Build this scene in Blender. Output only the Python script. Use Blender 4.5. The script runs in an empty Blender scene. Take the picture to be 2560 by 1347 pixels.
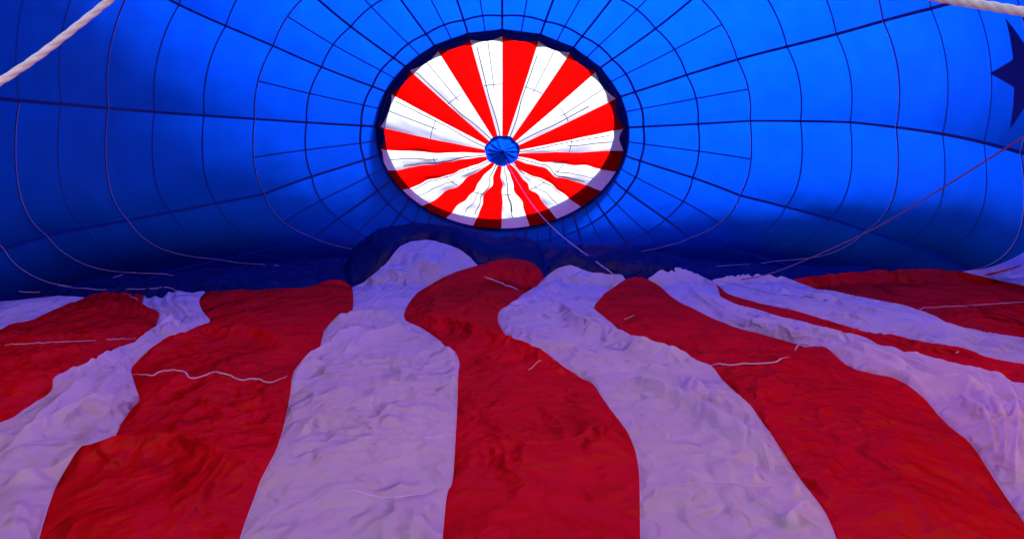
import bpy, math
import numpy as np
from mathutils import Vector

# ------------------------------------------------------------------ camera, sky, sun, exposure
scene = bpy.context.scene
COL = scene.collection
F = 1668.0                      # focal length in photo pixels (2560 wide)
CAM_H = 1.15
PITCH = math.atan((673.5 - 520.0) / F)
cam_data = bpy.data.cameras.new('camera')
cam_data.sensor_width = 36.0
cam_data.lens = 36.0 * F / 2560.0
cam_data.clip_start = 0.02
cam_data.clip_end = 2000
cam = bpy.data.objects.new('camera', cam_data)
cam.location = (0, 0, CAM_H)
cam.rotation_euler = (math.radians(90) - PITCH, 0, 0)
COL.objects.link(cam)
scene.camera = cam

SUN_EL, SUN_AZ = math.radians(55), math.radians(31)      # azimuth clockwise from +Y
world = bpy.data.worlds.new('World')
scene.world = world
world.use_nodes = True
nt = world.node_tree
nt.nodes.clear()
sky = nt.nodes.new('ShaderNodeTexSky')
sky.sky_type = 'NISHITA'
sky.sun_disc = False
sky.sun_elevation = SUN_EL
sky.sun_rotation = SUN_AZ
bg = nt.nodes.new('ShaderNodeBackground')
bg.inputs['Strength'].default_value = 0.085
wout = nt.nodes.new('ShaderNodeOutputWorld')
nt.links.new(sky.outputs[0], bg.inputs['Color'])
nt.links.new(bg.outputs[0], wout.inputs['Surface'])

sun_data = bpy.data.lights.new('sun', 'SUN')
sun_data.energy = 5.0
sun_data.angle = math.radians(12)      # hazy early sun: no hard shadow edge anywhere in the photograph
sun_data.color = (1.0, 0.95, 0.88)
sun = bpy.data.objects.new('sun', sun_data)
S = Vector((math.sin(SUN_AZ) * math.cos(SUN_EL), math.cos(SUN_AZ) * math.cos(SUN_EL), math.sin(SUN_EL)))
sun.rotation_euler = S.to_track_quat('Z', 'Y').to_euler()
sun.location = (20, 30, 30)
COL.objects.link(sun)

scene.view_settings.view_transform = 'Standard'
scene.view_settings.look = 'None'
scene.view_settings.exposure = 1.68
scene.view_settings.gamma = 1.0
scene.view_settings.use_curve_mapping = False
cy = scene.cycles
cy.use_denoising = True
cy.max_bounces = 10
cy.diffuse_bounces = 8
cy.transmission_bounces = 8
cy.glossy_bounces = 3
cy.caustics_reflective = False
cy.caustics_refractive = False
cy.sample_clamp_indirect = 6.0

# ------------------------------------------------------------------ helpers
def lin(*c):
    return tuple(c) + (1.0,)

def fabric(name, diff, trans, tmix=0.5, gloss=0.05, rough=0.42, var=0.12, vscale=1.6, bump=0.0, bscale=60.0, crumple=0.0):
    """thin coated nylon: diffuse reflection + diffuse transmission + a weak sheen"""
    m = bpy.data.materials.new(name)
    m.use_nodes = True
    t = m.node_tree
    t.nodes.clear()
    N = t.nodes.new
    L = t.links.new
    out = N('ShaderNodeOutputMaterial')
    geo = N('ShaderNodeNewGeometry')
    noise = N('ShaderNodeTexNoise')
    noise.inputs['Scale'].default_value = vscale
    noise.inputs['Detail'].default_value = 5
    noise.inputs['Roughness'].default_value = 0.62
    L(geo.outputs['Position'], noise.inputs['Vector'])
    mr = N('ShaderNodeMapRange')
    mr.inputs['From Min'].default_value = 0.3
    mr.inputs['From Max'].default_value = 0.7
    mr.inputs['To Min'].default_value = 1.0 - var
    mr.inputs['To Max'].default_value = 1.0 + var * 0.5
    L(noise.outputs['Fac'], mr.inputs['Value'])
    def tint(col):
        mx = N('ShaderNodeMix')
        mx.data_type = 'RGBA'
        mx.blend_type = 'MULTIPLY'
        mx.inputs['Factor'].default_value = 1.0
        mx.inputs['A'].default_value = lin(*col)
        L(mr.outputs['Result'], mx.inputs['B'])
        return mx.outputs['Result']
    d = N('ShaderNodeBsdfDiffuse')
    L(tint(diff), d.inputs['Color'])
    d.inputs['Roughness'].default_value = 0.3
    last = d
    if tmix > 0:
        tr = N('ShaderNodeBsdfTranslucent')
        L(tint(trans), tr.inputs['Color'])
        mix = N('ShaderNodeMixShader')
        mix.inputs['Fac'].default_value = tmix
        L(d.outputs[0], mix.inputs[1])
        L(tr.outputs[0], mix.inputs[2])
        last = mix
    shaders = [d] + ([tr] if tmix > 0 and name == 'blue_fabric' else [])
    if gloss > 0:
        g = N('ShaderNodeBsdfGlossy')
        g.inputs['Roughness'].default_value = rough
        g.inputs['Color'].default_value = (1, 1, 1, 1)
        mix2 = N('ShaderNodeMixShader')
        mix2.inputs['Fac'].default_value = gloss
        L(last.outputs[0], mix2.inputs[1])
        L(g.outputs[0], mix2.inputs[2])
        last = mix2
        shaders.append(g)
    if bump > 0:
        bn = N('ShaderNodeTexNoise')
        bn.inputs['Scale'].default_value = bscale
        bn.inputs['Detail'].default_value = 4
        if bump > 0.008:
            bn.noise_type = 'RIDGED_MULTIFRACTAL'
            bn.inputs['Roughness'].default_value = 0.55
        bn.inputs['Distortion'].default_value = 1.2
        L(geo.outputs['Position'], bn.inputs['Vector'])
        b = N('ShaderNodeBump')
        b.inputs['Strength'].default_value = 1.0
        b.inputs['Distance'].default_value = bump
        hgt = bn.outputs['Fac']
        if crumple > 0:
            # creased nylon: warped cells meet in sharp ridges, softened and masked by broad noise
            wn = N('ShaderNodeTexNoise')
            wn.inputs['Scale'].default_value = 3.0
            wn.inputs['Detail'].default_value = 3
            L(geo.outputs['Position'], wn.inputs['Vector'])
            vm = N('ShaderNodeVectorMath')
            vm.operation = 'MULTIPLY_ADD'
            L(wn.outputs['Color'], vm.inputs[0])
            vm.inputs[1].default_value = (0.35, 0.35, 0.35)
            L(geo.outputs['Position'], vm.inputs[2])
            sq = N('ShaderNodeVectorMath')
            sq.operation = 'MULTIPLY'
            L(vm.outputs['Vector'], sq.inputs[0])
            sq.inputs[1].default_value = (1.15, 0.52, 1.0)
            tot = None
            for sc_, am in ((2.6, 1.0), (5.5, 0.42), (12.0, 0.16)):
                vo = N('ShaderNodeTexVoronoi')
                vo.feature = 'F1'
                vo.inputs['Scale'].default_value = sc_
                L(sq.outputs['Vector'], vo.inputs['Vector'])
                ma = N('ShaderNodeMath')
                ma.operation = 'MULTIPLY_ADD'
                L(vo.outputs['Distance'], ma.inputs[0])
                ma.inputs[1].default_value = am
                if tot is None:
                    ma.inputs[2].default_value = 0.0
                else:
                    L(tot, ma.inputs[2])
                tot = ma.outputs[0]
            mk = N('ShaderNodeTexNoise')
            mk.inputs['Scale'].default_value = 0.9
            mk.inputs['Detail'].default_value = 2
            L(geo.outputs['Position'], mk.inputs['Vector'])
            mr2 = N('ShaderNodeMapRange')
            mr2.inputs['From Min'].default_value = 0.38
            mr2.inputs['From Max'].default_value = 0.62
            mr2.inputs['To Min'].default_value = 0.35 * crumple
            mr2.inputs['To Max'].default_value = 1.0 * crumple
            L(mk.outputs['Fac'], mr2.inputs['Value'])
            mm = N('ShaderNodeMath')
            mm.operation = 'MULTIPLY_ADD'
            L(tot, mm.inputs[0])
            L(mr2.outputs['Result'], mm.inputs[1])
            L(bn.outputs['Fac'], mm.inputs[2])
            hgt = mm.outputs[0]
        L(hgt, b.inputs['Height'])
        for s_ in shaders:
            L(b.outputs['Normal'], s_.inputs['Normal'])
    L(last.outputs[0], out.inputs['Surface'])
    return m

BLUE_D, BLUE_T = (0.0004, 0.006, 0.12), (0.0004, 0.052, 0.74)
M = {
    'blue': fabric('blue_fabric', BLUE_D, BLUE_T, 0.68, 0.005, 0.5, 0.15, 2.2, 0.0075, 2.2),
    'blue_floor': fabric('blue_floor_fabric', (0.004, 0.010, 0.105), BLUE_T, 0.25, 0.014, 0.45, 0.15, 2.0, 0.030, 3.0, 3.0),
    'navy': fabric('navy_tape', (0.002, 0.012, 0.13), BLUE_T, 0.0, 0.02, 0.5, 0.1),
    'red': fabric('red_fabric', (0.92, 0.001, 0.006), (0.95, 0.001, 0.003), 0.48, 0.010, 0.42, 0.14, 2.2, 0.032, 6.0, 5.5),
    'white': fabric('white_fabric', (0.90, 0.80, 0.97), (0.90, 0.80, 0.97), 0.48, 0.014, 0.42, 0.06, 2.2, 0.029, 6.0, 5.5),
    'vent_red': fabric('vent_red_fabric', (0.62, 0.002, 0.004), (0.97, 0.001, 0.001), 0.78, 0.0, 0.5, 0.05, 2.0, 0.004, 4.0),
    'vent_white': fabric('vent_white_fabric', (0.70, 0.70, 0.74), (0.80, 0.82, 0.85), 0.44, 0.0, 0.5, 0.06, 1.2, 0.006, 4.0),
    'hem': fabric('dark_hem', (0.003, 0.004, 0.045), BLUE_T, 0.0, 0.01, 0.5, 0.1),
    'cord': fabric('pale_cord', (0.66, 0.44, 0.56), BLUE_T, 0.0, 0.03),
    'white_rope': fabric('white_rope', (0.93, 0.93, 0.92), BLUE_T, 0.0, 0.03, 0.4, 0.15, 40.0),
    'pink_rope': fabric('pink_rope', (0.24, 0.11, 0.22), BLUE_T, 0.0, 0.03),
    'dark_line': fabric('dark_line', (0.06, 0.045, 0.08), BLUE_T, 0.0, 0.02),
    'grey_seam': fabric('grey_seam', (0.45, 0.44, 0.48), (0.6, 0.6, 0.62), 0.35, 0.0),
    'grass': fabric('grass_ground', (0.03, 0.05, 0.015), BLUE_T, 0.0, 0.0, 0.5, 0.5, 6.0, 0.01, 30.0),
}

def mesh_obj(name, verts, faces, mat, parent=None, smooth=True):
    me = bpy.data.meshes.new(name)
    v = np.asarray(verts, dtype=np.float64)
    if isinstance(faces, np.ndarray):
        n = len(faces)
        k = faces.shape[1]
        me.vertices.add(len(v))
        me.vertices.foreach_set('co', v.ravel())
        me.loops.add(n * k)
        me.loops.foreach_set('vertex_index', faces.ravel().astype(np.int32))
        me.polygons.add(n)
        me.polygons.foreach_set('loop_start', np.arange(0, n * k, k, dtype=np.int32))
        me.polygons.foreach_set('loop_total', np.full(n, k, dtype=np.int32))
        me.update(calc_edges=True)
    else:
        me.from_pydata([tuple(p) for p in v], [], faces)
        me.update()
    if smooth:
        me.polygons.foreach_set('use_smooth', np.ones(len(me.polygons), dtype=bool))
    me.materials.append(M[mat])
    o = bpy.data.objects.new(name, me)
    COL.objects.link(o)
    if parent is not None:
        o.parent = parent
    return o

def grid_faces(nr, nc, closed=False):
    r = np.arange(nr - 1)[:, None]
    c = np.arange(nc if closed else nc - 1)[None, :]
    c2 = (c + 1) % nc
    a = r * nc + c
    b = r * nc + c2
    d = (r + 1) * nc + c
    e = (r + 1) * nc + c2
    return np.stack([a, b, e, d], axis=-1).reshape(-1, 4)

def grid_obj(name, P, mat, parent=None, closed=False, smooth=True):
    nr, nc = P.shape[:2]
    return mesh_obj(name, P.reshape(-1, 3), grid_faces(nr, nc, closed), mat, parent, smooth)

def empty(name, label=None, cat=None, group=None, loc=(0, 0, 0), parent=None):
    o = bpy.data.objects.new(name, None)
    o.location = loc
    COL.objects.link(o)
    if label:
        o['label'] = label
    if cat:
        o['category'] = cat
    if group:
        o['group'] = group
    if parent is not None:
        o.parent = parent
    return o

def resample(pts, n):
    pts = np.asarray(pts, float)
    d = np.r_[0, np.cumsum(np.linalg.norm(np.diff(pts, axis=0), axis=1))]
    t = np.linspace(0, d[-1], n)
    return np.stack([np.interp(t, d, pts[:, i]) for i in range(pts.shape[1])], axis=1)

def smooth_poly(pts, n, it=2):
    """chaikin-smoothed polyline with fixed ends, resampled to n points"""
    p = np.asarray(pts, float)
    for _ in range(it):
        q = 0.75 * p[:-1] + 0.25 * p[1:]
        r = 0.25 * p[:-1] + 0.75 * p[1:]
        m = np.empty((2 * len(q), p.shape[1]))
        m[0::2] = q
        m[1::2] = r
        p = np.vstack([p[:1], m, p[-1:]])
    return resample(p, n)

def tube(path, radius, sides=6):
    p = np.asarray(path, float)
    t = np.gradient(p, axis=0)
    t /= np.linalg.norm(t, axis=1)[:, None] + 1e-12
    ref = np.array([0.13, 0.21, 0.97])
    a = np.cross(t, ref)
    a /= np.linalg.norm(a, axis=1)[:, None] + 1e-9
    b = np.cross(t, a)
    r = np.broadcast_to(np.asarray(radius, float), (len(p),))[:, None, None]
    ang = np.linspace(0, 2 * math.pi, sides, endpoint=False)
    return p[:, None, :] + r * (np.cos(ang)[None, :, None] * a[:, None, :] + np.sin(ang)[None, :, None] * b[:, None, :])

def tube_obj(name, path, radius, mat, parent=None, sides=6):
    return grid_obj(name, tube(path, radius, sides), mat, parent, closed=True)

# gradient noise, vectorised
def _hash(ix, iy, seed):
    h = (ix * 374761393 + iy * 668265263 + seed * 1442695041) & 0xFFFFFFFF
    h = ((h ^ (h >> 13)) * 1274126177) & 0xFFFFFFFF
    h = h ^ (h >> 16)
    return (h & 0xFFFF) / 65536.0 * 2 * math.pi

def pn(x, y, seed=0):
    x = np.asarray(x, float)
    y = np.asarray(y, float)
    xi = np.floor(x).astype(np.int64)
    yi = np.floor(y).astype(np.int64)
    xf = x - xi
    yf = y - yi
    u = xf * xf * xf * (xf * (xf * 6 - 15) + 10)
    v = yf * yf * yf * (yf * (yf * 6 - 15) + 10)
    def g(dx, dy):
        a = _hash(xi + dx, yi + dy, seed)
        return np.cos(a) * (xf - dx) + np.sin(a) * (yf - dy)
    n0 = g(0, 0) * (1 - u) + g(1, 0) * u
    n1 = g(0, 1) * (1 - u) + g(1, 1) * u
    return (n0 * (1 - v) + n1 * v) * 1.5

def ss(x):
    x = np.clip(x, 0, 1)
    return x * x * (3 - 2 * x)

# photo pixel <-> world
CT, ST = math.cos(PITCH), math.sin(PITCH)
def ray(px, py):
    v = (673.5 - np.asarray(py, float)) / F
    den = CT + v * ST
    return (np.asarray(px, float) - 1280.0) / F / den, (-ST + v * CT) / den     # x per unit Y, z per unit Y

def at(px, py, d):
    xs, zs = ray(px, py)
    d = np.asarray(d, float)
    return np.stack(np.broadcast_arrays(xs * d, d, CAM_H + zs * d), axis=-1)

def project(P):
    x, y, z = P[..., 0], P[..., 1], P[..., 2] - CAM_H
    dep = y * CT - z * ST
    up = y * ST + z * CT
    return np.stack([1280 + F * x / dep, 673.5 - F * up / dep], axis=-1)

# ------------------------------------------------------------------ ground
g = 400.0
ground = mesh_obj('ground', [(-g, -g, -0.12), (g, -g, -0.12), (g, g, -0.12), (-g, g, -0.12)], [(0, 1, 2, 3)], 'grass', smooth=False)
ground['kind'] = 'structure'

# ------------------------------------------------------------------ the envelope: profile and cross-sections
R_PX = np.array([305, 349, 484, 612, 736, 858, 972, 1087, 1190, 1284, 1372, 1455], float)
Z0, LSTEP = 16.4, 1.16
zs = [Z0]
rs = [R_PX[0] * Z0 / F]
for k, ang in zip(range(1, 12), [72, 64, 53, 42, 31, 20, 9, -2, -12, -20, -26]):
    q, ta = R_PX[k] / F, math.tan(math.radians(ang))
    z = (rs[-1] + ta * zs[-1]) / (q + ta)
    zs.append(z)
    rs.append(q * z)
zs, rs = np.array(zs), np.array(rs)
_, zsl = ray(1256, 335)
ctr = CAM_H + zsl * zs
brat = np.array([.80, .81, .82, .85, .865, .885, .92, .95, .97, .99, 1.0, 1.0])
blow = ctr.copy()
blow[0] = 2.28
blow[1] = 2.66
nexp = np.interp(np.arange(12), [0, 1, 3, 6, 8, 9.5, 11], [2.0, 2.2, 3.2, 4.2, 4.6, 7.0, 9.0])
bup = brat * rs
# nearer the mouth the envelope narrows (out of the picture, but it lights the floor)
zm = np.array([4.6, 3.3, 2.0, 0.6, -0.9])
rm = np.array([5.1, 4.65, 4.15, 3.6, 3.1])
RZ = np.r_[zs, zm]
RA = np.r_[rs, rm]
RB = np.r_[bup, rm * np.array([1.0, 1.0, 1.0, 1.0, 0.95])]
RC = np.r_[ctr, np.array([1.75, 1.7, 1.65, 1.6, 1.55])]
RL = np.r_[blow, np.array([1.75, 1.7, 1.65, 1.6, 1.55]) + 0.03]
RN = np.r_[nexp, np.full(5, 9.0)]
NR = len(RZ)
print('PROFILE', np.round(RZ, 2).tolist(), np.round(RA, 2).tolist(), np.round(RB + RC, 2).tolist())

def spline(y):
    x = np.arange(len(y), dtype=float)
    n = len(y)
    Am = np.zeros((n, n))
    r = np.zeros(n)
    Am[0, 0] = Am[-1, -1] = 1
    for i in range(1, n - 1):
        Am[i, i - 1], Am[i, i], Am[i, i + 1] = 1, 4, 1
        r[i] = 6 * (y[i + 1] - 2 * y[i] + y[i - 1])
    m = np.linalg.solve(Am, r)
    def f(s):
        i = int(min(max(math.floor(s), 0), n - 2))
        t = s - i
        a = 1 - t
        return a * y[i] + t * y[i + 1] + ((a ** 3 - a) * m[i] + (t ** 3 - t) * m[i + 1]) / 6
    return f
fz, fa, fb, fc, fl, fn = map(spline, (RZ, RA, RB, RC, RL, RN))
T_LEFT = np.radians([90, 105.5, 122, 139.6, 156, 176])
T_RIGHT = np.radians([90, 107.5, 124, 140.5, 159, 176.5])
CXS = (1256 - 1280) / F
_cs = {}

def section(s, side):
    """one half of a cross-section (side -1 left, +1 right): dense polyline and the arc positions of the load tapes"""
    key = (round(s, 4), side)
    if key in _cs:
        return _cs[key]
    y, a, b, c, bl, n = fz(s), fa(s), fb(s), fc(s), fl(s), fn(s)
    t1 = np.linspace(math.pi / 2, math.pi, 140)
    x1, z1 = -np.cos(t1) * a, np.sin(t1) * b
    t2 = np.linspace(0, math.pi / 2, 160)[1:]
    x2 = a * np.cos(t2) ** (2 / n)
    z2 = -bl * np.sin(t2) ** (2 / n)
    X, Z = np.r_[x1, x2], np.r_[z1, z2]
    arc = np.r_[0, np.cumsum(np.hypot(np.diff(X), np.diff(Z)))]
    tt = T_LEFT if side < 0 else T_RIGHT
    A5 = np.interp(tt, t1, arc[:140])
    if side > 0:
        A5[5] += a * math.radians(np.interp(s, [0, 3, 5, 9, 12], [0, 0, 1.2, 5.5, 8]))
        A5[4] += a * math.radians(np.interp(s, [0, 2, 7, 9], [0, 0, 4, 5]))
        A5[3] += a * math.radians(np.interp(s, [0, 3, 9], [0, 0, 2]))
    p = np.interp(s, [0, 1, 3, 16], [1.0, 1.15, 1.65, 1.75])
    fr = 1 - (1 - np.arange(1, 8) / 7.0) ** p
    Aw = np.r_[A5, A5[-1] + (arc[-1] - A5[-1]) * fr]
    cx = CXS * max(y, 0)
    tx, tz = np.gradient(X), np.gradient(Z)
    ln = np.hypot(tx, tz) + 1e-9
    nx, nz = -tz / ln, tx / ln            # outward
    _cs[key] = (y, cx, c, X, Z, arc, Aw, nx, nz, side)
    return _cs[key]

def surf(s, w, side, inset=0.0, detail=True):
    """points of the inner surface at profile position s, gore coordinate w (0 = top tape, 9 = last built)"""
    w = np.asarray(w, float)
    y, cx, c, X, Z, arc, Aw, nx, nz, sd = section(s, side)
    j = np.clip(np.floor(w), 0, 11).astype(int)
    u = w - j
    A = Aw[j] + u * (Aw[j + 1] - Aw[j])
    x, z = np.interp(A, arc, X), np.interp(A, arc, Z)
    ox, oz = np.interp(A, arc, nx), np.interp(A, arc, nz)
    amp = np.interp(s, [0, 1, 3, 6, 9, 16], [0.0, 0.03, 0.05, 0.085, 0.12, 0.12])
    bulge = amp * 4 * u * (1 - u) * np.where(w > 6.2, np.clip(7.4 - w, 0, 1), 1)
    if detail:
        sw = s * 1.0
        bulge = bulge + 0.010 * pn(w * 2.3 + side * 37.1, sw * 1.7 + 0 * w, 5) + 0.006 * pn(w * 6 + side * 11, sw * 3.1 + 0 * w, 9)
    off = bulge - inset
    x = x + ox * off
    z = z + oz * off
    return np.stack([cx + side * x, np.full_like(x, y), c + z], axis=-1)

env = empty('balloon_envelope', 'huge blue balloon envelope lying inflated on its side, red and white striped floor',
            'balloon envelope', loc=(0, 0, 0))

UB = np.linspace(0, 1, 13)
BL_END = 12
for side in (-1, 1):
    for j in range(12):
        gore = empty('gore', parent=env)
        for k in range(BL_END if j < 8 else 5):
            nrow = 4 if k == 0 else 8
            S_ = np.linspace(k, k + 1, nrow)
            halves = ((0, .5), (.5, 1)) if k < 3 else ((0, 1),)
            for h0, h1 in halves:
                uu = h0 + (h1 - h0) * np.linspace(0, 1, 9 if k < 3 else 15)
                P = np.stack([surf(s, j + np.clip(uu, 0, 0.99999), side) for s in S_])
                if side > 0:
                    P = P[:, ::-1]
                grid_obj('panel', P, 'blue', gore)
        if j >= 8:
            continue
        S_ = np.linspace(BL_END, NR - 1, 26)
        P = np.stack([surf(s, j + np.clip(UB, 0, 0.99999), side) for s in S_])
        if side > 0:
            P = P[:, ::-1]
        red = (j % 2 == 0) if side < 0 else (j % 2 == 1)
        grid_obj('striped_panel', P, 'red' if red else 'white', gore)

def ribbon_along_s(side, w, s0, s1, width, inset, n):
    rows = []
    for s in np.linspace(s0, s1, n):
        y, cx, c, X, Z, arc, Aw, nx, nz, sd = section(s, side)
        j = int(min(math.floor(w), 11))
        gw = Aw[j + 1] - Aw[j]
        dw = 0.5 * width / gw
        if w < 0.01:
            pl = surf(s, np.array([dw]), -1, inset, False)[0]
            pr = surf(s, np.array([dw]), 1, inset, False)[0]
            mid = surf(s, np.array([0.0]), 1, inset + 0.004, False)[0]
            rows.append([pl, mid, pr])
        else:
            rows.append(surf(s, np.array([w - dw, w + 1e-6, w + dw]), side, inset, False))
    return np.array(rows)

for side in (-1, 1):
    for j in range(0, 12):
        if j == 0 and side > 0:
            continue
        grid_obj('load_tape', ribbon_along_s(side, j, 0, NR - 1 if j < 9 else 5, 0.050, 0.020, 120), 'navy', env)
    for j in range(0, 12):
        grid_obj('half_gore_seam', ribbon_along_s(side, j + 0.5, 0, 3, 0.030, 0.016, 30), 'navy', env)

def ring_path(s, inset, wmax=None):
    w = np.linspace(0, wmax or (11.99 if s < 5.5 else 8.6), 240)
    Lh = surf(s, w, -1, inset, False)[::-1]
    Rh = surf(s, w[1:], 1, inset, False)
    return np.vstack([Lh, Rh])

for k in range(1, 13):
    ds = 0.017 / LSTEP * (1 if k > 1 else 2)
    P = np.stack([ring_path(k - ds, 0.013), ring_path(k + ds, 0.013)])
    grid_obj('ring_tape', P, 'navy', env)
for k in (3, 6, 9):
    tube_obj('ring_cord', ring_path(k, 0.028), 0.0042, 'cord', env)
tube_obj('ring_cord', surf(8, np.linspace(5.02, 8.4, 90), -1, 0.028, False), 0.0042, 'cord', env)

# star sewn on the right-hand side: white outside, its backlit silhouette painted dark
def star():
    pts = []
    for i in range(10):
        r = 1.0 if i % 2 == 0 else 0.40
        a = math.pi * i / 5
        pts.append((r * math.cos(a), r * math.sin(a)))
    V, Fc = [(0, 0)], []
    n = 8
    for i in range(10):
        p, q = np.array(pts[i]), np.array(pts[(i + 1) % 10])
        base = len(V)
        for r in range(1, n + 1):
            for c in range(r + 1):
                V.append(tuple((p * (1 - c / r) + q * (c / r)) * r / n))
        def idx(r, c):
            return 0 if r == 0 else base + r * (r + 1) // 2 - 1 + c
        for r in range(n):
            for c in range(r + 1):
                Fc.append((idx(r, c), idx(r + 1, c), idx(r + 1, c + 1)))
                if c < r:
                    Fc.append((idx(r, c), idx(r + 1, c + 1), idx(r, c + 1)))
    W = np.array([surf(8.84 - 0.90 * x, np.array([4.53 + 0.375 * y]), 1, 0.010, False)[0] for x, y in V])
    o = mesh_obj('star', W, Fc, 'navy', env)
    o['label'] = 'five pointed star painted as a dark silhouette'
star()

# dark hem round the crown opening
def crown(t, k=1.0, dy=0.0):
    a, b = RA[0] * k, np.where(np.sin(t) > 0, RB[0], RL[0]) * k
    t = np.asarray(t, float)
    return np.stack([CXS * Z0 + a * np.cos(t), np.full_like(t, Z0 + dy), RC[0] + b * np.sin(t)], axis=-1)
TB = np.r_[np.radians([90, 105.5, 122, 139.6, 156, 176]),
           np.radians(np.linspace(176, 363, 15))[1:],
           np.radians([381, 399.5, 416, 432.5])]            # 24 sector boundaries
TB = np.sort(TB)
TB24 = np.r_[TB, TB[0] + 2 * math.pi]
tt = np.concatenate([np.linspace(TB24[i], TB24[i + 1], 8, endpoint=False) for i in range(24)])
ut = np.tile(np.linspace(0, 1, 8, endpoint=False), 24)
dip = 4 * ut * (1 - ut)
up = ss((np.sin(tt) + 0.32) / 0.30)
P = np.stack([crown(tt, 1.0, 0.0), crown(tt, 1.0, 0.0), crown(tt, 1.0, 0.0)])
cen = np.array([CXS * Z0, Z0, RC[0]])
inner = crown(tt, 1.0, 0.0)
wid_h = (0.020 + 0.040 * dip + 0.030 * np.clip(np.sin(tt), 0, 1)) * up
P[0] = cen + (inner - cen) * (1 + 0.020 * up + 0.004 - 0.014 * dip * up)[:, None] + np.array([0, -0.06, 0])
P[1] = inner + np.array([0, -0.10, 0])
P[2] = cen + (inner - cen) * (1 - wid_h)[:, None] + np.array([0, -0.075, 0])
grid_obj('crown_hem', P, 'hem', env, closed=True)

# ------------------------------------------------------------------ the parachute vent
vent = empty('parachute_vent', 'red and white sectored parachute vent with a blue centre closing the crown opening',
             'parachute vent', loc=(0, 0, 0))
HUB = at(1256, 378, 17.0)
HUB_A, HUB_B = 43 * 17.0 / F, 37 * 17.0 / F

def face_edge(t):
    """front edge of the vent's top cloth, inside the crown opening"""
    s, c = np.sin(t), np.cos(t)
    px_in = 9 + 4 * np.clip(s, 0, 1) + 4 * np.clip(-s, 0, 1) + 27 * np.clip(-s * 0.7 + c * 0.65, 0, 1) ** 1.4
    k = 1 - px_in / 300.0
    e = crown(t, 1.0, 0.30)
    cc = np.array([CXS * Z0, Z0 + 0.30, RC[0]])
    e = cc + (e - cc) * k[..., None]
    e[..., 1] += 0.42 * np.clip(-s, 0, 1)
    return e

def hub_edge(t):
    return np.stack([HUB[0] + HUB_A * 0.94 * np.cos(t), np.full_like(t, HUB[1] - 0.05), HUB[2] + HUB_B * 0.94 * np.sin(t)], axis=-1)

def vent_point(t, rho, u):
    """rho 0 at the hub, 1 at the edge; u across one sector"""
    e, h = face_edge(t), hub_edge(t)
    P = h + (e - h) * rho[..., None]
    low = ss((-np.sin(t) + 0.25) / 0.9)
    bow = 0.14 * np.sin(math.pi * rho) * (1 - 0.6 * low)
    P[..., 1] += bow
    puff = 4 * u * (1 - u) * rho * (1 - 0.35 * rho)
    P[..., 1] += 0.10 * puff
    # slack cloth in the lower half wanders sideways and bunches
    wob = low * np.sin(math.pi * rho) ** 0.7
    ang = t * 24 / (2 * math.pi)
    tx, tz = -np.sin(t), np.cos(t)
    sh = wob * (0.11 * pn(ang * 0.9, rho * 3.1, 3) + 0.05 * pn(ang * 2.3, rho * 6.0, 4))
    P[..., 0] += tx * sh
    P[..., 2] += tz * sh
    P[..., 1] += wob * 0.055 * pn(ang * 1.6, rho * 3.0, 8) + 0.02 * pn(ang * 3.0, rho * 5.0, 12) * rho
    return P

RHO = np.linspace(0, 1, 36)
for i in range(24):
    t0, t1 = TB24[i], TB24[i + 1]
    u = np.linspace(0, 1, 15)
    uu, rr = np.meshgrid(u, RHO)
    tq = t0 + (t1 - t0) * uu
    P = vent_point(tq, rr, uu)
    mid = math.degrees((t0 + t1) / 2) % 360
    red = i % 2 == 1
    mat = 'vent_red' if red else 'vent_white'
    sec = grid_obj('vent_panel', P[:, ::-1], mat, vent)
    # the skirt joins the front edge to the crown opening
    e = vent_point(t0 + (t1 - t0) * u, np.ones_like(u), u)
    tq1 = t0 + (t1 - t0) * u
    o_ = crown(tq1, 0.988 + 0.012 * float(np.sin(tq1).mean() < 0.1), -0.10)
    sc = 4 * u * (1 - u)
    cc = np.array([CXS * Z0, Z0, RC[0]])
    o_ = cc + (o_ - cc) * (1 - 0.012 * sc * np.clip(np.sin(tq1) + .3, 0, 1))[:, None]
    rows = [e + (o_ - e) * k + np.array([0, 0.03, 0]) * math.sin(math.pi * k) for k in np.linspace(0, 1, 6)]
    sk = grid_obj('skirt', np.stack(rows)[:, ::-1], mat, sec)
    if not red:
        # middle seam and cross seam of the pale sectors
        um = np.full(30, 0.46)
        rr_ = np.linspace(0.52, 1.0, 30)
        tm = t0 + (t1 - t0) * um
        pth = vent_point(tm, rr_, um) - np.array([0, 0.015, 0])
        tube_obj('seam', pth, 0.011, 'grey_seam', sec, 4)
        uc = np.linspace(0.02, 0.98, 12)
        pth = vent_point(t0 + (t1 - t0) * uc, np.full(12, 0.56), uc) - np.array([0, 0.015, 0])
        tube_obj('seam', pth, 0.010, 'grey_seam', sec, 4)

# unseen opaque ring added where the envelope laps, keeping sun off the skirt
tl = np.linspace(0, 2 * math.pi, 145)[:-1]
grid_obj('skirt_sun_block', np.stack([face_edge(tl) + np.array([0, 0.06, 0]), crown(tl, 1.03, 0.16), crown(tl, 1.035, 0.02)]), 'navy', env, closed=True)

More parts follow.
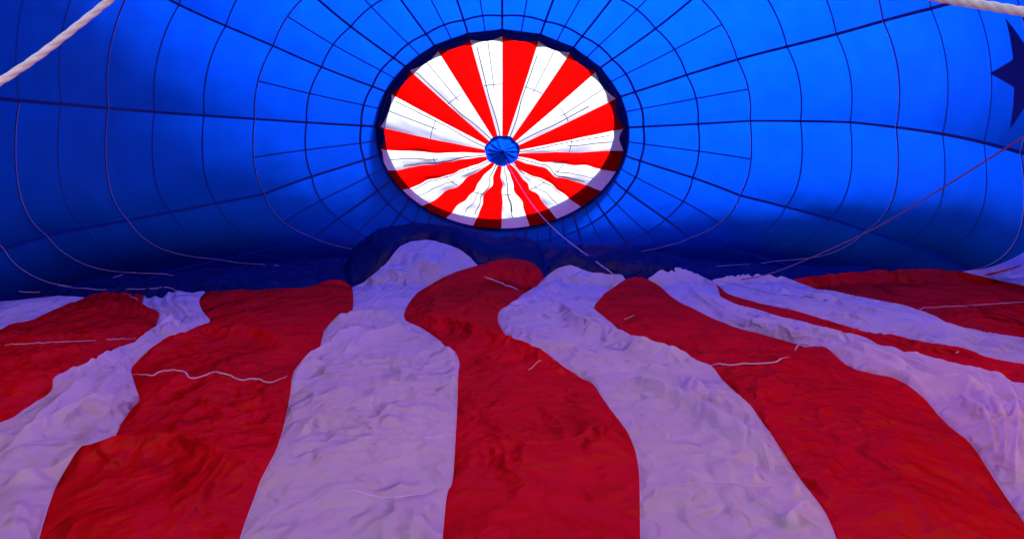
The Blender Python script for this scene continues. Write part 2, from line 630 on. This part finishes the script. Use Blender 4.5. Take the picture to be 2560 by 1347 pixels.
# centring lines seen dark against the pale sectors
for i, (u_out, r_out) in enumerate([(0.84, 0.95), (0.9, .98), (0.12, .97), (0.85, 0.9), (0.1, 1.0), (0.86, 0.95), (0.5, 0.9), (0.88, 0.9),
                                    (0.15, 0.95), (0.8, 0.95), (0.2, 0.8), (0.9, 0.9)]):
    s_i = 2 * i
    t0, t1 = TB24[s_i], TB24[s_i + 1]
    q = np.linspace(0.0, r_out, 24)
    uu = 0.5 + (u_out - 0.5) * np.clip(q * 2.5, 0, 1)
    pth = vent_point(t0 + (t1 - t0) * uu, q, uu) - np.array([0, 0.06, 0]) * np.sin(math.pi * np.clip(q / r_out, 0, 1))[:, None] - np.array([0, .02, 0])
    tube_obj('centring_line', pth, 0.011, 'dark_line', vent, 5)

# blue gathered centre
nt_, nr_ = 96, 14
th = np.linspace(0, 2 * math.pi, nt_, endpoint=False)
rows = []
for q in np.linspace(0.02, 1, nr_):
    pleat = 0.035 * np.sin(th * 11 + 1.7 * np.sin(th * 2) + 2.0 * q) * np.sin(math.pi * min(q * 1.1, 1)) + 0.02 * np.sin(th * 23 + 1.0)* (1 - q)
    k = q * (1 + 0.03 * np.sin(th * 7) * q)
    rows.append(np.stack([HUB[0] + HUB_A * k * np.cos(th), HUB[1] - 0.12 + 0.30 * (1 - q) ** 1.6 + pleat, HUB[2] + HUB_B * k * np.sin(th)], axis=-1))
hub = grid_obj('gathered_centre', np.stack(rows), 'blue', vent, closed=True)
kn = []
for ph in np.linspace(0.02, math.pi - 0.02, 10):
    kn.append(np.stack([HUB[0] + 0.055 * math.sin(ph) * np.cos(th[::6]), HUB[1] + 0.08 + 0.05 * math.cos(ph) + 0 * th[::6], HUB[2] - 0.02 + 0.055 * math.sin(ph) * np.sin(th[::6])], axis=-1))
grid_obj('knot', np.stack(kn), 'dark_line', hub, closed=True)

# ------------------------------------------------------------------ the floor: stripes lying on the ground
def H_px(px, py):
    """height of the lying fabric above the ground, by where it is seen"""
    px, py = np.asarray(px, float), np.asarray(py, float)
    h = 0.07 + 0.0049 * np.clip(720 - py, 0, None)
    h = h + 0.15 * ss((px - 2200) / 360) * ss((880 - py) / 160)
    return h

def to_floor(P):
    px, py = P[..., 0], P[..., 1]
    xs, zsl_ = ray(px, py)
    H = H_px(px, py)
    d = (H - CAM_H) / zsl_
    return np.stack([xs * d, d, H], axis=-1)

# stripe edges, far end first
Bm1 = [(208, 746), (115, 745), (60, 750), (0, 754), (-150, 762), (-380, 790)]
B0 = [(210, 748), (180, 762), (150, 771), (105, 790), (70, 806), (25, 810), (10, 820), (0, 825), (-150, 880), (-380, 985)]
B1 = [(361, 739), (356, 752), (357, 765), (385, 775), (401, 786), (392, 810), (385, 832), (352, 840), (342, 858), (310, 873), (272, 888), (262, 900),
      (235, 915), (212, 930), (200, 944), (168, 943), (165, 955), (131, 964), (136, 980), (90, 1008), (60, 1026), (0, 1062), (-150, 1130), (-380, 1250)]
B2 = [(513, 731), (499, 745), (497, 762), (510, 785), (531, 804), (495, 815), (460, 834), (455, 853), (405, 878), (345, 908), (325, 926), (330, 948),
      (344, 984), (349, 998), (330, 1017), (300, 1055), (268, 1128), (215, 1165), (150, 1203), (135, 1222), (110, 1300), (97, 1347), (55, 1500)]
B3 = [(880, 720), (884, 738), (884, 770), (876, 806), (845, 812), (812, 821), (806, 848), (797, 888), (748, 918), (736, 940), (728, 990), (716, 1040), (702, 1108),
      (658, 1198), (640, 1236), (600, 1347), (560, 1500)]
B4 = [(1195, 668), (1130, 690), (1080, 711), (1040, 736), (1014, 768), (1007, 802), (1042, 815), (1075, 836), (1100, 850), (1107, 865), (1131, 881), (1142, 904),
      (1149, 922), (1145, 950), (1142, 1030), (1138, 1100), (1131, 1214), (1116, 1224), (1105, 1347), (1092, 1500)]
B5 = [(1360, 697), (1340, 720), (1300, 740), (1284, 766), (1255, 773), (1244, 790), (1246, 808), (1262, 835), (1290, 860), (1330, 885), (1380, 910), (1430, 936),
      (1478, 955), (1490, 966), (1502, 992), (1530, 1032), (1560, 1075), (1580, 1110), (1595, 1160), (1600, 1200), (1602, 1347), (1604, 1500)]
B6 = [(1563, 699), (1540, 714), (1510, 735), (1478, 773), (1500, 790), (1530, 808), (1560, 840), (1600, 865), (1650, 886), (1720, 903), (1770, 912), (1786, 925),
      (1800, 947), (1830, 975), (1862, 1001), (1880, 1020), (1905, 1060), (1950, 1130), (2000, 1200), (2058, 1278), (2074, 1308), (2090, 1347), (2140, 1500)]
B7 = [(1620, 699), (1652, 716), (1682, 747), (1750, 780), (1790, 800), (1860, 825), (1925, 842), (2000, 866), (2060, 890), (2120, 924), (2190, 950), (2232, 966),
      (2290, 996), (2330, 1015), (2346, 1040), (2400, 1085), (2432, 1116), (2470, 1175), (2520, 1250), (2560, 1302), (2680, 1500)]
B8 = [(1772, 704), (1796, 732), (1802, 748), (1850, 771), (1920, 787), (1970, 808), (2060, 826), (2125, 848), (2150, 847), (2192, 864), (2210, 882), (2228, 888),
      (2285, 905), (2345, 911), (2405, 926), (2490, 950), (2560, 971), (2750, 1035), (3000, 1130)]
B9 = [(1780, 704), (1806, 732), (1860, 752), (1920, 772), (2000, 791), (2085, 821), (2180, 840), (2290, 857), (2360, 870), (2410, 877), (2440, 891), (2510, 905),
      (2560, 918), (2750, 960), (3000, 1020)]
B10 = [(1980, 701), (2035, 721), (2090, 741), (2125, 750), (2200, 760), (2240, 769), (2290, 781), (2350, 805), (2395, 824), (2450, 836), (2510, 848), (2560, 857),
       (2750, 890), (3000, 940)]
B11 = [(2405, 680), (2460, 691), (2500, 702), (2560, 714), (2700, 745)]
B12 = [(2408, 679), (2450, 674), (2490, 664), (2525, 650), (2560, 632), (2700, 545)]
BOUND = [Bm1, B0, B1, B2, B3, B4, B5, B6, B7, B8, B9, B10, B11, B12]
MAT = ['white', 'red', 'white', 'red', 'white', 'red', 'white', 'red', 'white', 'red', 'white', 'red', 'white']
TOPS = {
    0: [(208, 746), (210, 748)],
    1: [(210, 748), (235, 741), (260, 740), (300, 739), (330, 740), (361, 737)],
    2: [(361, 739), (366, 748), (400, 750), (418, 745), (428, 739), (450, 739), (478, 744), (495, 737), (513, 731)],
    3: [(513, 731), (560, 735), (600, 731), (640, 736), (690, 731), (740, 732), (790, 722), (815, 709), (845, 704), (865, 709), (880, 720)],
    4: [(880, 720), (925, 706), (950, 685), (975, 655), (1000, 624), (1030, 612), (1072, 608), (1130, 621), (1170, 643), (1195, 668)],
    5: [(1195, 668), (1240, 660), (1290, 657), (1330, 664), (1352, 680), (1360, 697)],
    6: [(1360, 697), (1388, 680), (1420, 671), (1445, 679), (1470, 690), (1500, 692), (1535, 694), (1552, 688), (1563, 699)],
    7: [(1563, 699), (1590, 696), (1620, 699)],
    8: [(1620, 699), (1640, 690), (1660, 687), (1690, 692), (1684, 684), (1705, 685), (1740, 697), (1772, 704)],
    9: [(1772, 704), (1780, 704)],
    10: [(1780, 704), (1860, 703), (1920, 701), (1980, 701)],
    11: [(1980, 701), (2050, 697), (2160, 691), (2300, 683), (2405, 680)],
    12: [(2405, 680), (2408, 679)],
}
NV, NU = 420, 96
bpx = [smooth_poly(b, NV, 2) for b in BOUND]
MOUTH_X = np.linspace(-2.15, 2.15, 14)

# folds: pixel path, height, half-width (m)
FOLDS = [
    ([(0, 1150), (150, 1085), (300, 1026), (340, 1004)], .055, .045),
    ([(60, 1115), (160, 1045), (225, 985), (250, 955)], .05, .05),
    ([(330, 925), (250, 1010), (235, 1060)], .03, .04),
    ([(180, 955), (270, 920), (330, 890), (420, 838)], .05, .07),
    ([(405, 850), (430, 820), (440, 835)], .08, .10),
    ([(0, 1245), (100, 1215), (260, 1150)], .025, .04),
    ([(0, 880), (150, 870), (300, 858)], .025, .05),
    ([(0, 940), (180, 900), (330, 850)], .03, .06),
    ([(0, 1010), (100, 985), (220, 930)], .03, .05),
    ([(0, 800), (100, 775), (200, 760)], .03, .08),
    # dark red mounds on the left
    ([(340, 925), (440, 870), (560, 850), (680, 868), (742, 905)], .075, .16),
    ([(150, 1215), (260, 1160), (400, 1150), (540, 1185), (640, 1245)], .060, .13),
    ([(330, 1060), (430, 985), (475, 950)], .035, .05),
    ([(420, 1110), (500, 1040), (540, 1000)], .02, .05),
    # central white
    ([(735, 932), (800, 895), (870, 858), (925, 832)], .045, .035),
    ([(845, 912), (900, 880), (970, 848), (1045, 829)], .050, .035),
    ([(815, 825), (900, 806), (1000, 808)], .07, .09),
    ([(820, 880), (890, 838), (935, 812)], .02, .04),
    ([(730, 1000), (745, 940), (800, 915)], .04, .07),
    ([(1110, 870), (1138, 920), (1135, 1000)], .04, .07),
    ([(740, 1120), (790, 1068), (850, 1062), (930, 1082)], .015, .025),
    # white crease on the hump
    ([(1040, 730), (1035, 705), (1060, 670), (1075, 640)], .10, .16),
    ([(905, 715), (960, 690), (1010, 700)], .04, .12),
    # red S
    ([(1040, 760), (1110, 725), (1220, 705), (1330, 690)], .10, .22),
    ([(1020, 800), (1080, 815), (1180, 850), (1300, 905), (1440, 960)], .07, .09),
    ([(1130, 800), (1190, 770), (1260, 745)], .05, .07),
    ([(1180, 820), (1170, 790), (1210, 770)], .04, .05),
    # second white
    ([(1250, 790), (1300, 768), (1380, 740), (1410, 700)], .07, .08),
    ([(1410, 790), (1440, 825), (1540, 868), (1650, 905), (1760, 925)], .075, .085),
    ([(1370, 755), (1420, 790), (1450, 830)], .05, .05),
    ([(1450, 745), (1465, 780), (1500, 800)], .05, .07),
    ([(1500, 976), (1560, 978), (1640, 995), (1740, 1050), (1830, 1110), (1930, 1170), (1985, 1205)], .055, .035),
    ([(1570, 940), (1650, 948), (1710, 975), (1770, 1018), (1850, 1060), (1930, 1110)], .040, .035),
    ([(1600, 1050), (1640, 1090), (1680, 1130)], .015, .02),
    ([(1985, 1215), (1992, 1260)], .02, .025),
    ([(1880, 1190), (1890, 1240)], .02, .02),
    ([(2030, 1270), (1990, 1310), (1960, 1347)], .025, .03),
    # red right
    ([(1990, 868), (2100, 905), (2200, 945), (2290, 990), (2335, 1020)], .05, .08),
    ([(1500, 740), (1560, 735), (1640, 730)], .05, .10),
    ([(1560, 770), (1620, 765), (1670, 770)], .05, .08),
    ([(1600, 850), (1750, 850), (1900, 880)], .03, .08),
    # white right of it
    ([(1640, 700), (1740, 745), (1850, 790), (1980, 838), (2120, 880), (2210, 905)], .055, .09),
    ([(1700, 760), (1850, 812), (2000, 860), (2150, 915), (2300, 975), (2420, 1010), (2560, 1040)], .055, .045),
    ([(2160, 850), (2200, 880), (2290, 925), (2420, 955), (2560, 1000)], .025, .05),
    ([(1730, 712), (1790, 722), (1805, 745)], .06, .06),
    ([(2300, 975), (2420, 990), (2500, 1020), (2560, 1045)], .03, .03),
    ([(2380, 1010), (2440, 1060), (2475, 1120), (2488, 1170)], .035, .03),
    ([(2430, 1015), (2490, 1070), (2510, 1130), (2508, 1200)], .035, .03),
    ([(2520, 1040), (2545, 1100), (2535, 1200), (2540, 1240)], .04, .03),
    # thin red / far right white
    ([(1810, 740), (1950, 780), (2100, 828), (2250, 870), (2400, 895), (2560, 935)], .03, .05),
    ([(1800, 712), (1950, 745), (2100, 775), (2250, 815), (2400, 855), (2560, 885)], .05, .05),
    ([(2000, 735), (2150, 765), (2300, 805), (2380, 830)], .045, .05),
    ([(1900, 755), (2050, 795), (2200, 830)], .04, .05),
    ([(2200, 840), (2350, 862), (2560, 900)], .03, .05),
    ([(2050, 715), (2300, 740), (2560, 780)], .03, .12),
    ([(2200, 755), (2400, 790), (2560, 815)], .03, .10),
]
FOLD_W = [(to_floor(smooth_poly(p, 24, 1))[:, :2], h, w) for p, h, w in FOLDS]

def folds_at(XY):
    out = np.zeros(len(XY))
    for P, h, w in FOLD_W:
        lo, hi = P.min(0) - 4.5 * w, P.max(0) + 4.5 * w
        m = np.all((XY > lo) & (XY < hi), axis=1)
        if not m.any():
            continue
        q = XY[m]
        best = np.full(len(q), 1e9)
        tpar = np.zeros(len(q))
        n = len(P) - 1
        for i in range(n):
            a, b = P[i], P[i + 1]
            ab = b - a
            t = np.clip(((q - a) @ ab) / (ab @ ab + 1e-12), 0, 1)
            d2 = ((q - a - t[:, None] * ab) ** 2).sum(1)
            better = d2 < best
            best = np.where(better, d2, best)
            tpar = np.where(better, (i + t) / n, tpar)
        taper = ss(tpar / 0.22) * ss((1 - tpar) / 0.22)
        ww = 0.62 * w * (0.55 + 0.45 * taper)
        r = np.sqrt(best) / ww
        prof = np.exp(-1.0 * (np.sqrt(r * r + 0.12) - 0.346)) * np.exp(-(r / 3) ** 4)
        out[m] += h * np.interp(P[:, 1].mean(), [2.5, 4.5, 7.0], [1.55, 1.4, 0.95]) * taper * prof
    return out

def wrinkles(XY, amount=1.0):
    x, y = XY[:, 0], XY[:, 1]
    wx = x + 0.22 * pn(x * 1.3, y * 1.3, 21) + 0.07 * pn(x * 4.1, y * 4.1, 22)
    wy = y + 0.22 * pn(x * 1.3, y * 1.3, 23) + 0.07 * pn(x * 4.1, y * 4.1, 24)
    def crease(f, seed, sx=1.0, sy=1.0, e=0.07):
        n = pn(wx * f * sx, wy * f * sy, seed)
        return 1 - 2 * np.sqrt(n * n + e * e)
    mask = np.clip(0.55 + 0.9 * pn(x * 0.9, y * 0.9, 31), 0.15, 1.1)
    mask2 = np.clip(0.6 + 1.0 * pn(x * 1.4 + 7, y * 1.4, 32), 0.15, 1.2)
    sgn = np.where(pn(x * 0.7 + 3, y * 0.7, 33) > -0.1, 1.0, -0.8)
    sgn = np.clip(6 * pn(x * 0.7 + 3, y * 0.7, 33) + 0.5, -0.8, 1)
    h = 0.030 * pn(x * 0.8, y * 0.8, 41)
    h = h + mask * (0.026 * crease(1.7, 51, 1.0, 0.8, 0.03) + sgn * 0.014 * crease(3.6, 52, 1.15, 0.8, 0.03))
    # thin nylon: flat facets meeting in sharp creases, each family of creases fading in and out
    fine = np.zeros_like(x)
    rng = np.random.RandomState(5)
    for k, lam in enumerate([0.62, 0.47, 0.36, 0.30, 0.24, 0.19, 0.15, 0.12, 0.10]):
        th = rng.uniform(0, math.pi)
        ph = (wx * math.cos(th) + wy * math.sin(th)) / lam + 0.55 * pn(x * 2.6 + k * 9, y * 2.6, 90 + k) + 0.35 * pn(x * 7 + k, y * 7, 120 + k)
        tri = 1 - 4 * np.abs(ph - np.floor(ph) - 0.5)
        fade = np.clip(1.5 * pn(x * 1.5 + 5.3 * k, y * 1.5, 150 + k) + 0.30, 0, 1)
        fine = fine + fade * 0.036 * lam * tri
    n1 = pn(wx * 2.6, wy * 2.6, 171)
    n2 = pn(wx * 4.8 + 3, wy * 4.4, 172)
    fine = fine + 0.010 * np.exp(-np.abs(n1) / 0.035) + 0.006 * np.exp(-np.abs(n2) / 0.05)
    return h * amount, fine * amount

def stripe(i):
    Lp, Rp = bpx[i], bpx[i + 1]
    u = np.linspace(0, 1, NU)
    v = np.linspace(0, 1, NV)
    PX = Lp[:, None, :] * (1 - u)[None, :, None] + Rp[:, None, :] * u[None, :, None]
    T = smooth_poly(TOPS[i], NU, 1)
    off = T - (T[0][None] * (1 - u)[:, None] + T[-1][None] * u[:, None])
    arcL = np.linalg.norm(np.diff(Lp, axis=0), axis=1).sum()
    dec = np.exp(-(v * arcL / 90.0) ** 1.5)
    PX = PX + off[None] * dec[:, None, None]
    W = to_floor(PX)
    # rows on towards the mouth, out of the picture
    endL, endR = W[-1, 0], W[-1, -1]
    last = W[-1]
    mx = np.linspace(MOUTH_X[i], MOUTH_X[i + 1], NU)
    tgt = np.stack([mx, np.full(NU, -1.55), np.full(NU, 0.05)], axis=-1)
    ext = np.stack([last + (tgt - last) * q for q in np.linspace(0, 1, 26)[1:]])
    W = np.concatenate([W, ext])
    nrow = len(W)
    vv = np.r_[v * arcL, arcL + np.linspace(0, 1, 26)[1:] * 500] / 100.0
    U = np.broadcast_to(u[None], (nrow, NU))
    V = np.broadcast_to(vv[:, None], (nrow, NU))
    XY = W[..., :2].reshape(-1, 2)
    far = np.interp(XY[:, 1], [1.5, 2.4, 3.0, 4.6, 6.5, 9.0], [0.35, 0.45, 1.0, 0.95, 0.45, 0.33])
    wb, wf = wrinkles(XY)
    win = np.clip(4 * U * (1 - U) * 1.6, 0, 1).reshape(-1) ** 0.8
    iso = {0: .4, 1: .4, 2: .5, 8: .25, 9: .4, 10: .25, 11: .4}.get(i, .6)
    dz = folds_at(XY) + (wb * (1 if iso == 1 else .45) + iso * (0.15 + 0.85 * win) * wf) * far
    pil = (4 * U * (1 - U)) ** 0.6
    wid = np.linalg.norm(W[:, -1] - W[:, 0], axis=1)
    pamp = np.clip(wid * 0.05, 0.0, 0.05)[:, None]
    # long drag folds along the stripe
    amp = {0: .02, 1: .028, 2: .032, 4: .010, 6: .010, 7: .010, 8: .050, 9: .015, 10: .050, 11: .03}.get(i, .006)
    nf = {1: 8, 11: 8, 8: 6, 10: 7, 2: 5}.get(i, 6)
    drag = amp * (1 - 2 * np.abs(pn(U * nf + 0.6 * pn(V * .8, U * 2, 60 + i), V * 0.22, 70 + i))) * (4 * U * (1 - U)) ** 0.5
    near = ss((W[..., 1] - 1.2) / 2.0)
    W[..., 2] += dz.reshape(nrow, NU) + pil * pamp + drag * near
    return W

RED_WHITE = []
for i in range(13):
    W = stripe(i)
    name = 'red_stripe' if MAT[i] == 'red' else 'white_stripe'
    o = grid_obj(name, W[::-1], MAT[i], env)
    RED_WHITE.append((o, W))
    if 1 <= i:
        sp = W[:, 0] + np.array([0, 0, 0.003])
        sp[1:-1] = (sp[:-2] + 2 * sp[1:-1] + sp[2:]) / 4
        tube_obj('stripe_seam', sp, 0.002, 'white', o, 5)

ALLV = np.concatenate([W.reshape(-1, 3) for _, W in RED_WHITE])
ALLI = np.concatenate([np.full(W.shape[0] * W.shape[1], i) for i, (_, W) in enumerate(RED_WHITE)])
vis = ALLV[:, 1] > 1.0
ALLV, ALLI = ALLV[vis], ALLI[vis]
ALLP = project(ALLV)

def on_floor(px_pts, lift=0.006):
    out, ids = [], []
    for p in px_pts:
        d2 = ((ALLP - p) ** 2).sum(1)
        near = np.where(d2 < 40)[0]
        k = near[np.argmin(ALLV[near, 1])] if len(near) else int(np.argmin(d2))
        k0 = int(np.argmin(d2))
        if ALLV[k0, 1] - ALLV[k, 1] < 0.5:
            k = k0
        q = ALLV[k].copy()
        out.append(q + np.array([0, 0, lift]))
        ids.append(ALLI[k])
    return np.array(out), ids

CORDS = [  # pixel path, radius m, material
    ([(330, 938), (350, 936), (385, 940), (400, 928), (450, 925), (464, 930), (468, 944), (480, 948), (512, 940), (535, 929), (560, 936), (582, 942), (598, 952), (620, 950), (640, 944), (672, 961), (700, 948), (718, 942)], .0052, 'cord'),
    ([(862, 1232), (885, 1226), (910, 1236), (950, 1244), (985, 1245), (1055, 1236)], .0042, 'white'),
    ([(928, 808), (950, 824), (975, 834)], .005, 'white'),
    ([(1210, 694), (1230, 700), (1250, 708), (1270, 716), (1285, 720), (1296, 727)], .0085, 'cord'),
    ([(1320, 926), (1335, 916), (1345, 903), (1355, 900)], .003, 'cord'),
    ([(1560, 798), (1575, 794), (1586, 788)], .004, 'cord'),
    ([(1778, 913), (1795, 910), (1830, 914), (1860, 909), (1900, 910), (1940, 907), (1955, 896), (1972, 893)], .0055, 'cord'),
    ([(1988, 878), (1994, 863), (2010, 861), (2022, 863)], .005, 'cord'),
    ([(1590, 918), (1605, 911), (1622, 920), (1640, 912), (1680, 914), (1690, 904)], .0035, 'white'),
    ([(1645, 1204), (1680, 1210), (1730, 1210), (1780, 1202), (1810, 1206), (1850, 1212), (1900, 1218), (1945, 1212)], .0032, 'white'),
    ([(1770, 1072), (1840, 1070), (1870, 1066)], .003, 'white'),
    ([(0, 863), (40, 861), (90, 859), (150, 855), (210, 853), (272, 850), (340, 846)], .004, 'cord'),
    ([(322, 739), (335, 745), (347, 750)], .005, 'cord'),
    ([(2250, 772), (2330, 769), (2400, 766), (2440, 763), (2500, 759), (2558, 755), (2640, 750)], .004, 'cord'),
    ([(2388, 884), (2400, 877), (2408, 875)], .005, 'cord'),
    ([(2460, 690), (2500, 680), (2560, 662)], .012, 'red'),
    ([(1786, 700), (1850, 714), (1930, 735), (2040, 745), (2090, 743)], .0035, 'pink_rope'),
    ([(2036, 722), (2046, 740), (2056, 748), (2070, 752)], .006, 'dark_line'),
    ([(850, 1093), (930, 1094), (1000, 1090), (1060, 1094), (1130, 1090)], .0022, 'white'),
]
for pth, r, mat in CORDS:
    if r <= 0:
        continue
    pp = smooth_poly(pth, max(6, int(np.linalg.norm(np.diff(np.array(pth, float), axis=0), axis=1).sum() / 4)), 2)
    W, ids = on_floor(pp, r * 0.6)
    if len(W) > 6:
        W[1:-1] = (W[:-2] + 2 * W[1:-1] + W[2:]) / 4
    par = RED_WHITE[max(set(ids), key=ids.count)][0]
    rad = r * (0.35 + 0.65 * ss(np.minimum(np.linspace(0, 1, len(W)), np.linspace(1, 0, len(W))) / 0.15))
    tube_obj('seam_cord', W, rad, mat, par, 5)

# ------------------------------------------------------------------ blue fabric slumped behind the stripes
JX = np.concatenate([np.array(Bm1[:0:-1], float)] + [np.array(TOPS[i][:], float) for i in range(1, 12)] + [np.array(B12[1:], float)])
order = np.argsort(JX[:, 0], kind='stable')
JX = JX[order]
NC = 700
cols = np.linspace(-200, 2412, NC)
jy = np.interp(cols, JX[:, 0], JX[:, 1])
CR = np.array([(860, 714), (868, 680), (876, 645), (892, 620), (930, 592), (985, 574), (1040, 566), (1085, 566), (1135, 573), (1190, 588), (1240, 606), (1262, 608),
               (1285, 601), (1310, 603), (1335, 616), (1352, 636), (1362, 655), (1385, 652), (1420, 643), (1460, 640), (1490, 646), (1530, 641), (1570, 646),
               (1610, 655), (1650, 668), (1690, 682), (1720, 694)], float)
cy_ = np.interp(cols, CR[:, 0], CR[:, 1], left=9999, right=9999)
has = cy_ < jy - 2
J = to_floor(np.stack([cols, jy + 2.0], axis=-1))
J[:, 2] -= 0.07
xsK, _ = ray(cols, np.full(NC, 630.0))
dback = 17.2
K = np.stack([np.clip(xsK * dback, -5.2, 5.2), np.full(NC, dback), np.full(NC, 0.03)], axis=-1)
Cd = np.full(NC, 10.35)
Cc = at(cols, np.where(has, cy_, 600), Cd)
rows = [J]
n1, n2 = 46, 60
for q in np.linspace(0, 1, n1)[1:]:
    qq = q
    pxr = jy + (np.where(has, cy_, jy) - jy) * qq
    d0 = J[:, 1]
    dd = d0 + (Cd - d0) * (0.55 * ss(qq / 0.12) + 0.45 * qq ** 2)
    Pm = at(cols, pxr, dd)
    # flat columns simply run back over the ground
    flat = J + (K - J) * (0.12 * q)
    flat[:, 2] = J[:, 2] + 0.035 * ss(q) - (J[:, 2] - 0.03) * 0.5 * ss(q)
    rows.append(np.where(has[:, None], Pm, flat))
Cr = rows[-1]
for q in np.linspace(0, 1, n2)[1:]:
    P = Cr + (K - Cr) * q
    P[:, 2] = Cr[:, 2] + (K[:, 2] - Cr[:, 2]) * ss(q / 0.45)
    rows.append(P)
P = np.stack(rows)
XY = P[..., :2].reshape(-1, 2)
x, y = XY[:, 0], XY[:, 1]
wx = x + 0.4 * pn(x * .8, y * .8, 81)
wy = y + 0.4 * pn(x * .8, y * .8, 82)
wz = 0.075 * (1 - 2 * np.abs(pn(wx * 0.9, wy * 1.9, 83))) + 0.035 * (1 - 2 * np.abs(pn(wx * 2.2, wy * 3.6, 84)))
pcol = np.tile(cols, len(rows))
crump = ss((pcol - 1350) / 60) * ss((1760 - pcol) / 80)
wz = wz * (1 - 0.5 * np.repeat(np.linspace(1, 0, len(rows)) > 0.55, NC) * np.tile(has, len(rows)) * (1 - crump))
wz = wz + crump * (0.10 * (1 - 2 * np.abs(pn(wx * 1.5, wy * 1.3, 85))) + 0.025 * pn(wx * 4, wy * 3, 86))
edge = np.repeat(ss((np.arange(len(rows)) - 3) / 16.0), NC)
P[..., 2] += (wz * edge).reshape(len(rows), NC)
grid_obj('blue_floor_fabric', P[::-1], 'blue_floor', env)
BF = P.reshape(-1, 3)
BFP = project(BF)

def on_blue(px_pts, lift=0.012):
    out = []
    for p in px_pts:
        d2 = ((BFP - p) ** 2).sum(1)
        near = np.where(d2 < max(d2.min() * 1.5, 16))[0]
        out.append(BF[near[np.argmin(BF[near, 1])]] + np.array([0, 0, lift]))
    return np.array(out)
for pth, r in [([(145, 713), (200, 722), (265, 724)], .006), ([(50, 728), (100, 731)], .006), ([(320, 724), (370, 722), (440, 720), (445, 728)], .005),
               ([(285, 692), (340, 676)], .005)]:
    W = on_blue(smooth_poly(pth, 10, 1))
    W[1:-1] = (W[:-2] + 2 * W[1:-1] + W[2:]) / 4
    tube_obj('seam_cord', W, r, 'cord', env, 5)

# ------------------------------------------------------------------ ropes
def rope_obj(name, path, radius, mat, label, cat, strands=3, pitch=0.06, n=None, group=None):
    p = smooth_poly(path, n or 500, 3)
    t = np.gradient(p, axis=0)
    t /= np.linalg.norm(t, axis=1)[:, None]
    ref = np.array([0.2, 0.1, 0.97])
    a = np.cross(t, ref)
    a /= np.linalg.norm(a, axis=1)[:, None]
    b = np.cross(t, a)
    arc = np.r_[0, np.cumsum(np.linalg.norm(np.diff(p, axis=0), axis=1))]
    V, Fs, base = [], [], 0
    for k in range(strands):
        ph = 2 * math.pi * (arc / pitch + k / strands)
        c = p + radius * 0.32 * (np.cos(ph)[:, None] * a + np.sin(ph)[:, None] * b)
        G = tube(c, radius * 0.66, 8)
        V.append(G.reshape(-1, 3))
        Fs.append(grid_faces(G.shape[0], G.shape[1], True) + base)
        base += len(V[-1])
    o = mesh_obj(name, np.concatenate(V), np.concatenate(Fs), mat)
    o['label'] = label
    o['category'] = cat
    if group:
        o['group'] = group
    return o

lp = [(-2.15, -1.6, 1.3), (-1.5, -0.6, 1.25)] + [tuple(at(px, py, d)) for px, py, d in
      [(-220, 345, .78), (-80, 255, .84), (0, 205, .88), (90, 146, .91), (180, 76, .94), (275, 0, .97), (360, -70, 1.0)]] + \
     [(-0.42, .9, 1.9), (-0.35, 0.1, 2.7), (-0.2, -1.6, 3.55)]
rope_obj('throat_rope', lp, 0.0052, 'white_rope', 'thick white rope slanting across the upper left corner close to the camera', 'rope', pitch=0.07, n=900)
rp = [(2.15, -1.6, 1.7), (1.6, -0.4, 1.72)] + [tuple(at(px, py, d)) for px, py, d in
      [(2900, 80, .78), (2700, 52, .84), (2560, 30, .88), (2470, 15, .9), (2380, 1, .92), (2280, -18, .95)]] + \
     [(0.38, .85, 1.75), (0.3, 0, 2.6), (0.2, -1.6, 3.55)]
rope_obj('throat_rope', rp, 0.0066, 'white_rope', 'thick white rope crossing the upper right corner above the silhouetted star', 'rope', pitch=0.05, n=900)

pp = [tuple(at(px, py, d)) for px, py, d in [(1800, 704, 9.3), (1860, 699, 9.0), (1930, 684, 8.6), (2000, 656, 8.1), (2100, 613, 7.5), (2200, 565, 6.9), (2300, 505, 6.3),
                                             (2400, 443, 5.7), (2480, 392, 5.3), (2560, 343, 4.9), (2700, 255, 4.3)]] + [(2.8, 2.0, 2.7), (2.2, -1.5, 2.6)]
rope_obj('pull_line', pp, 0.0085, 'pink_rope', 'long thin pinkish line slanting down from the right edge to the striped floor', 'rope', pitch=0.08, n=500)
cp = [tuple(at(px, py, d)) for px, py, d in [(1262, 395, 17.0), (1285, 440, 16.2), (1310, 482, 15.2), (1345, 532, 13.2), (1400, 588, 11.4), (1470, 640, 10.1), (1532, 684, 9.4)]]
rope_obj('vent_line', cp, 0.0105, 'cord', 'thin pale line hanging from the vent centre down to the crumpled dark fabric', 'rope', pitch=0.1, n=300)
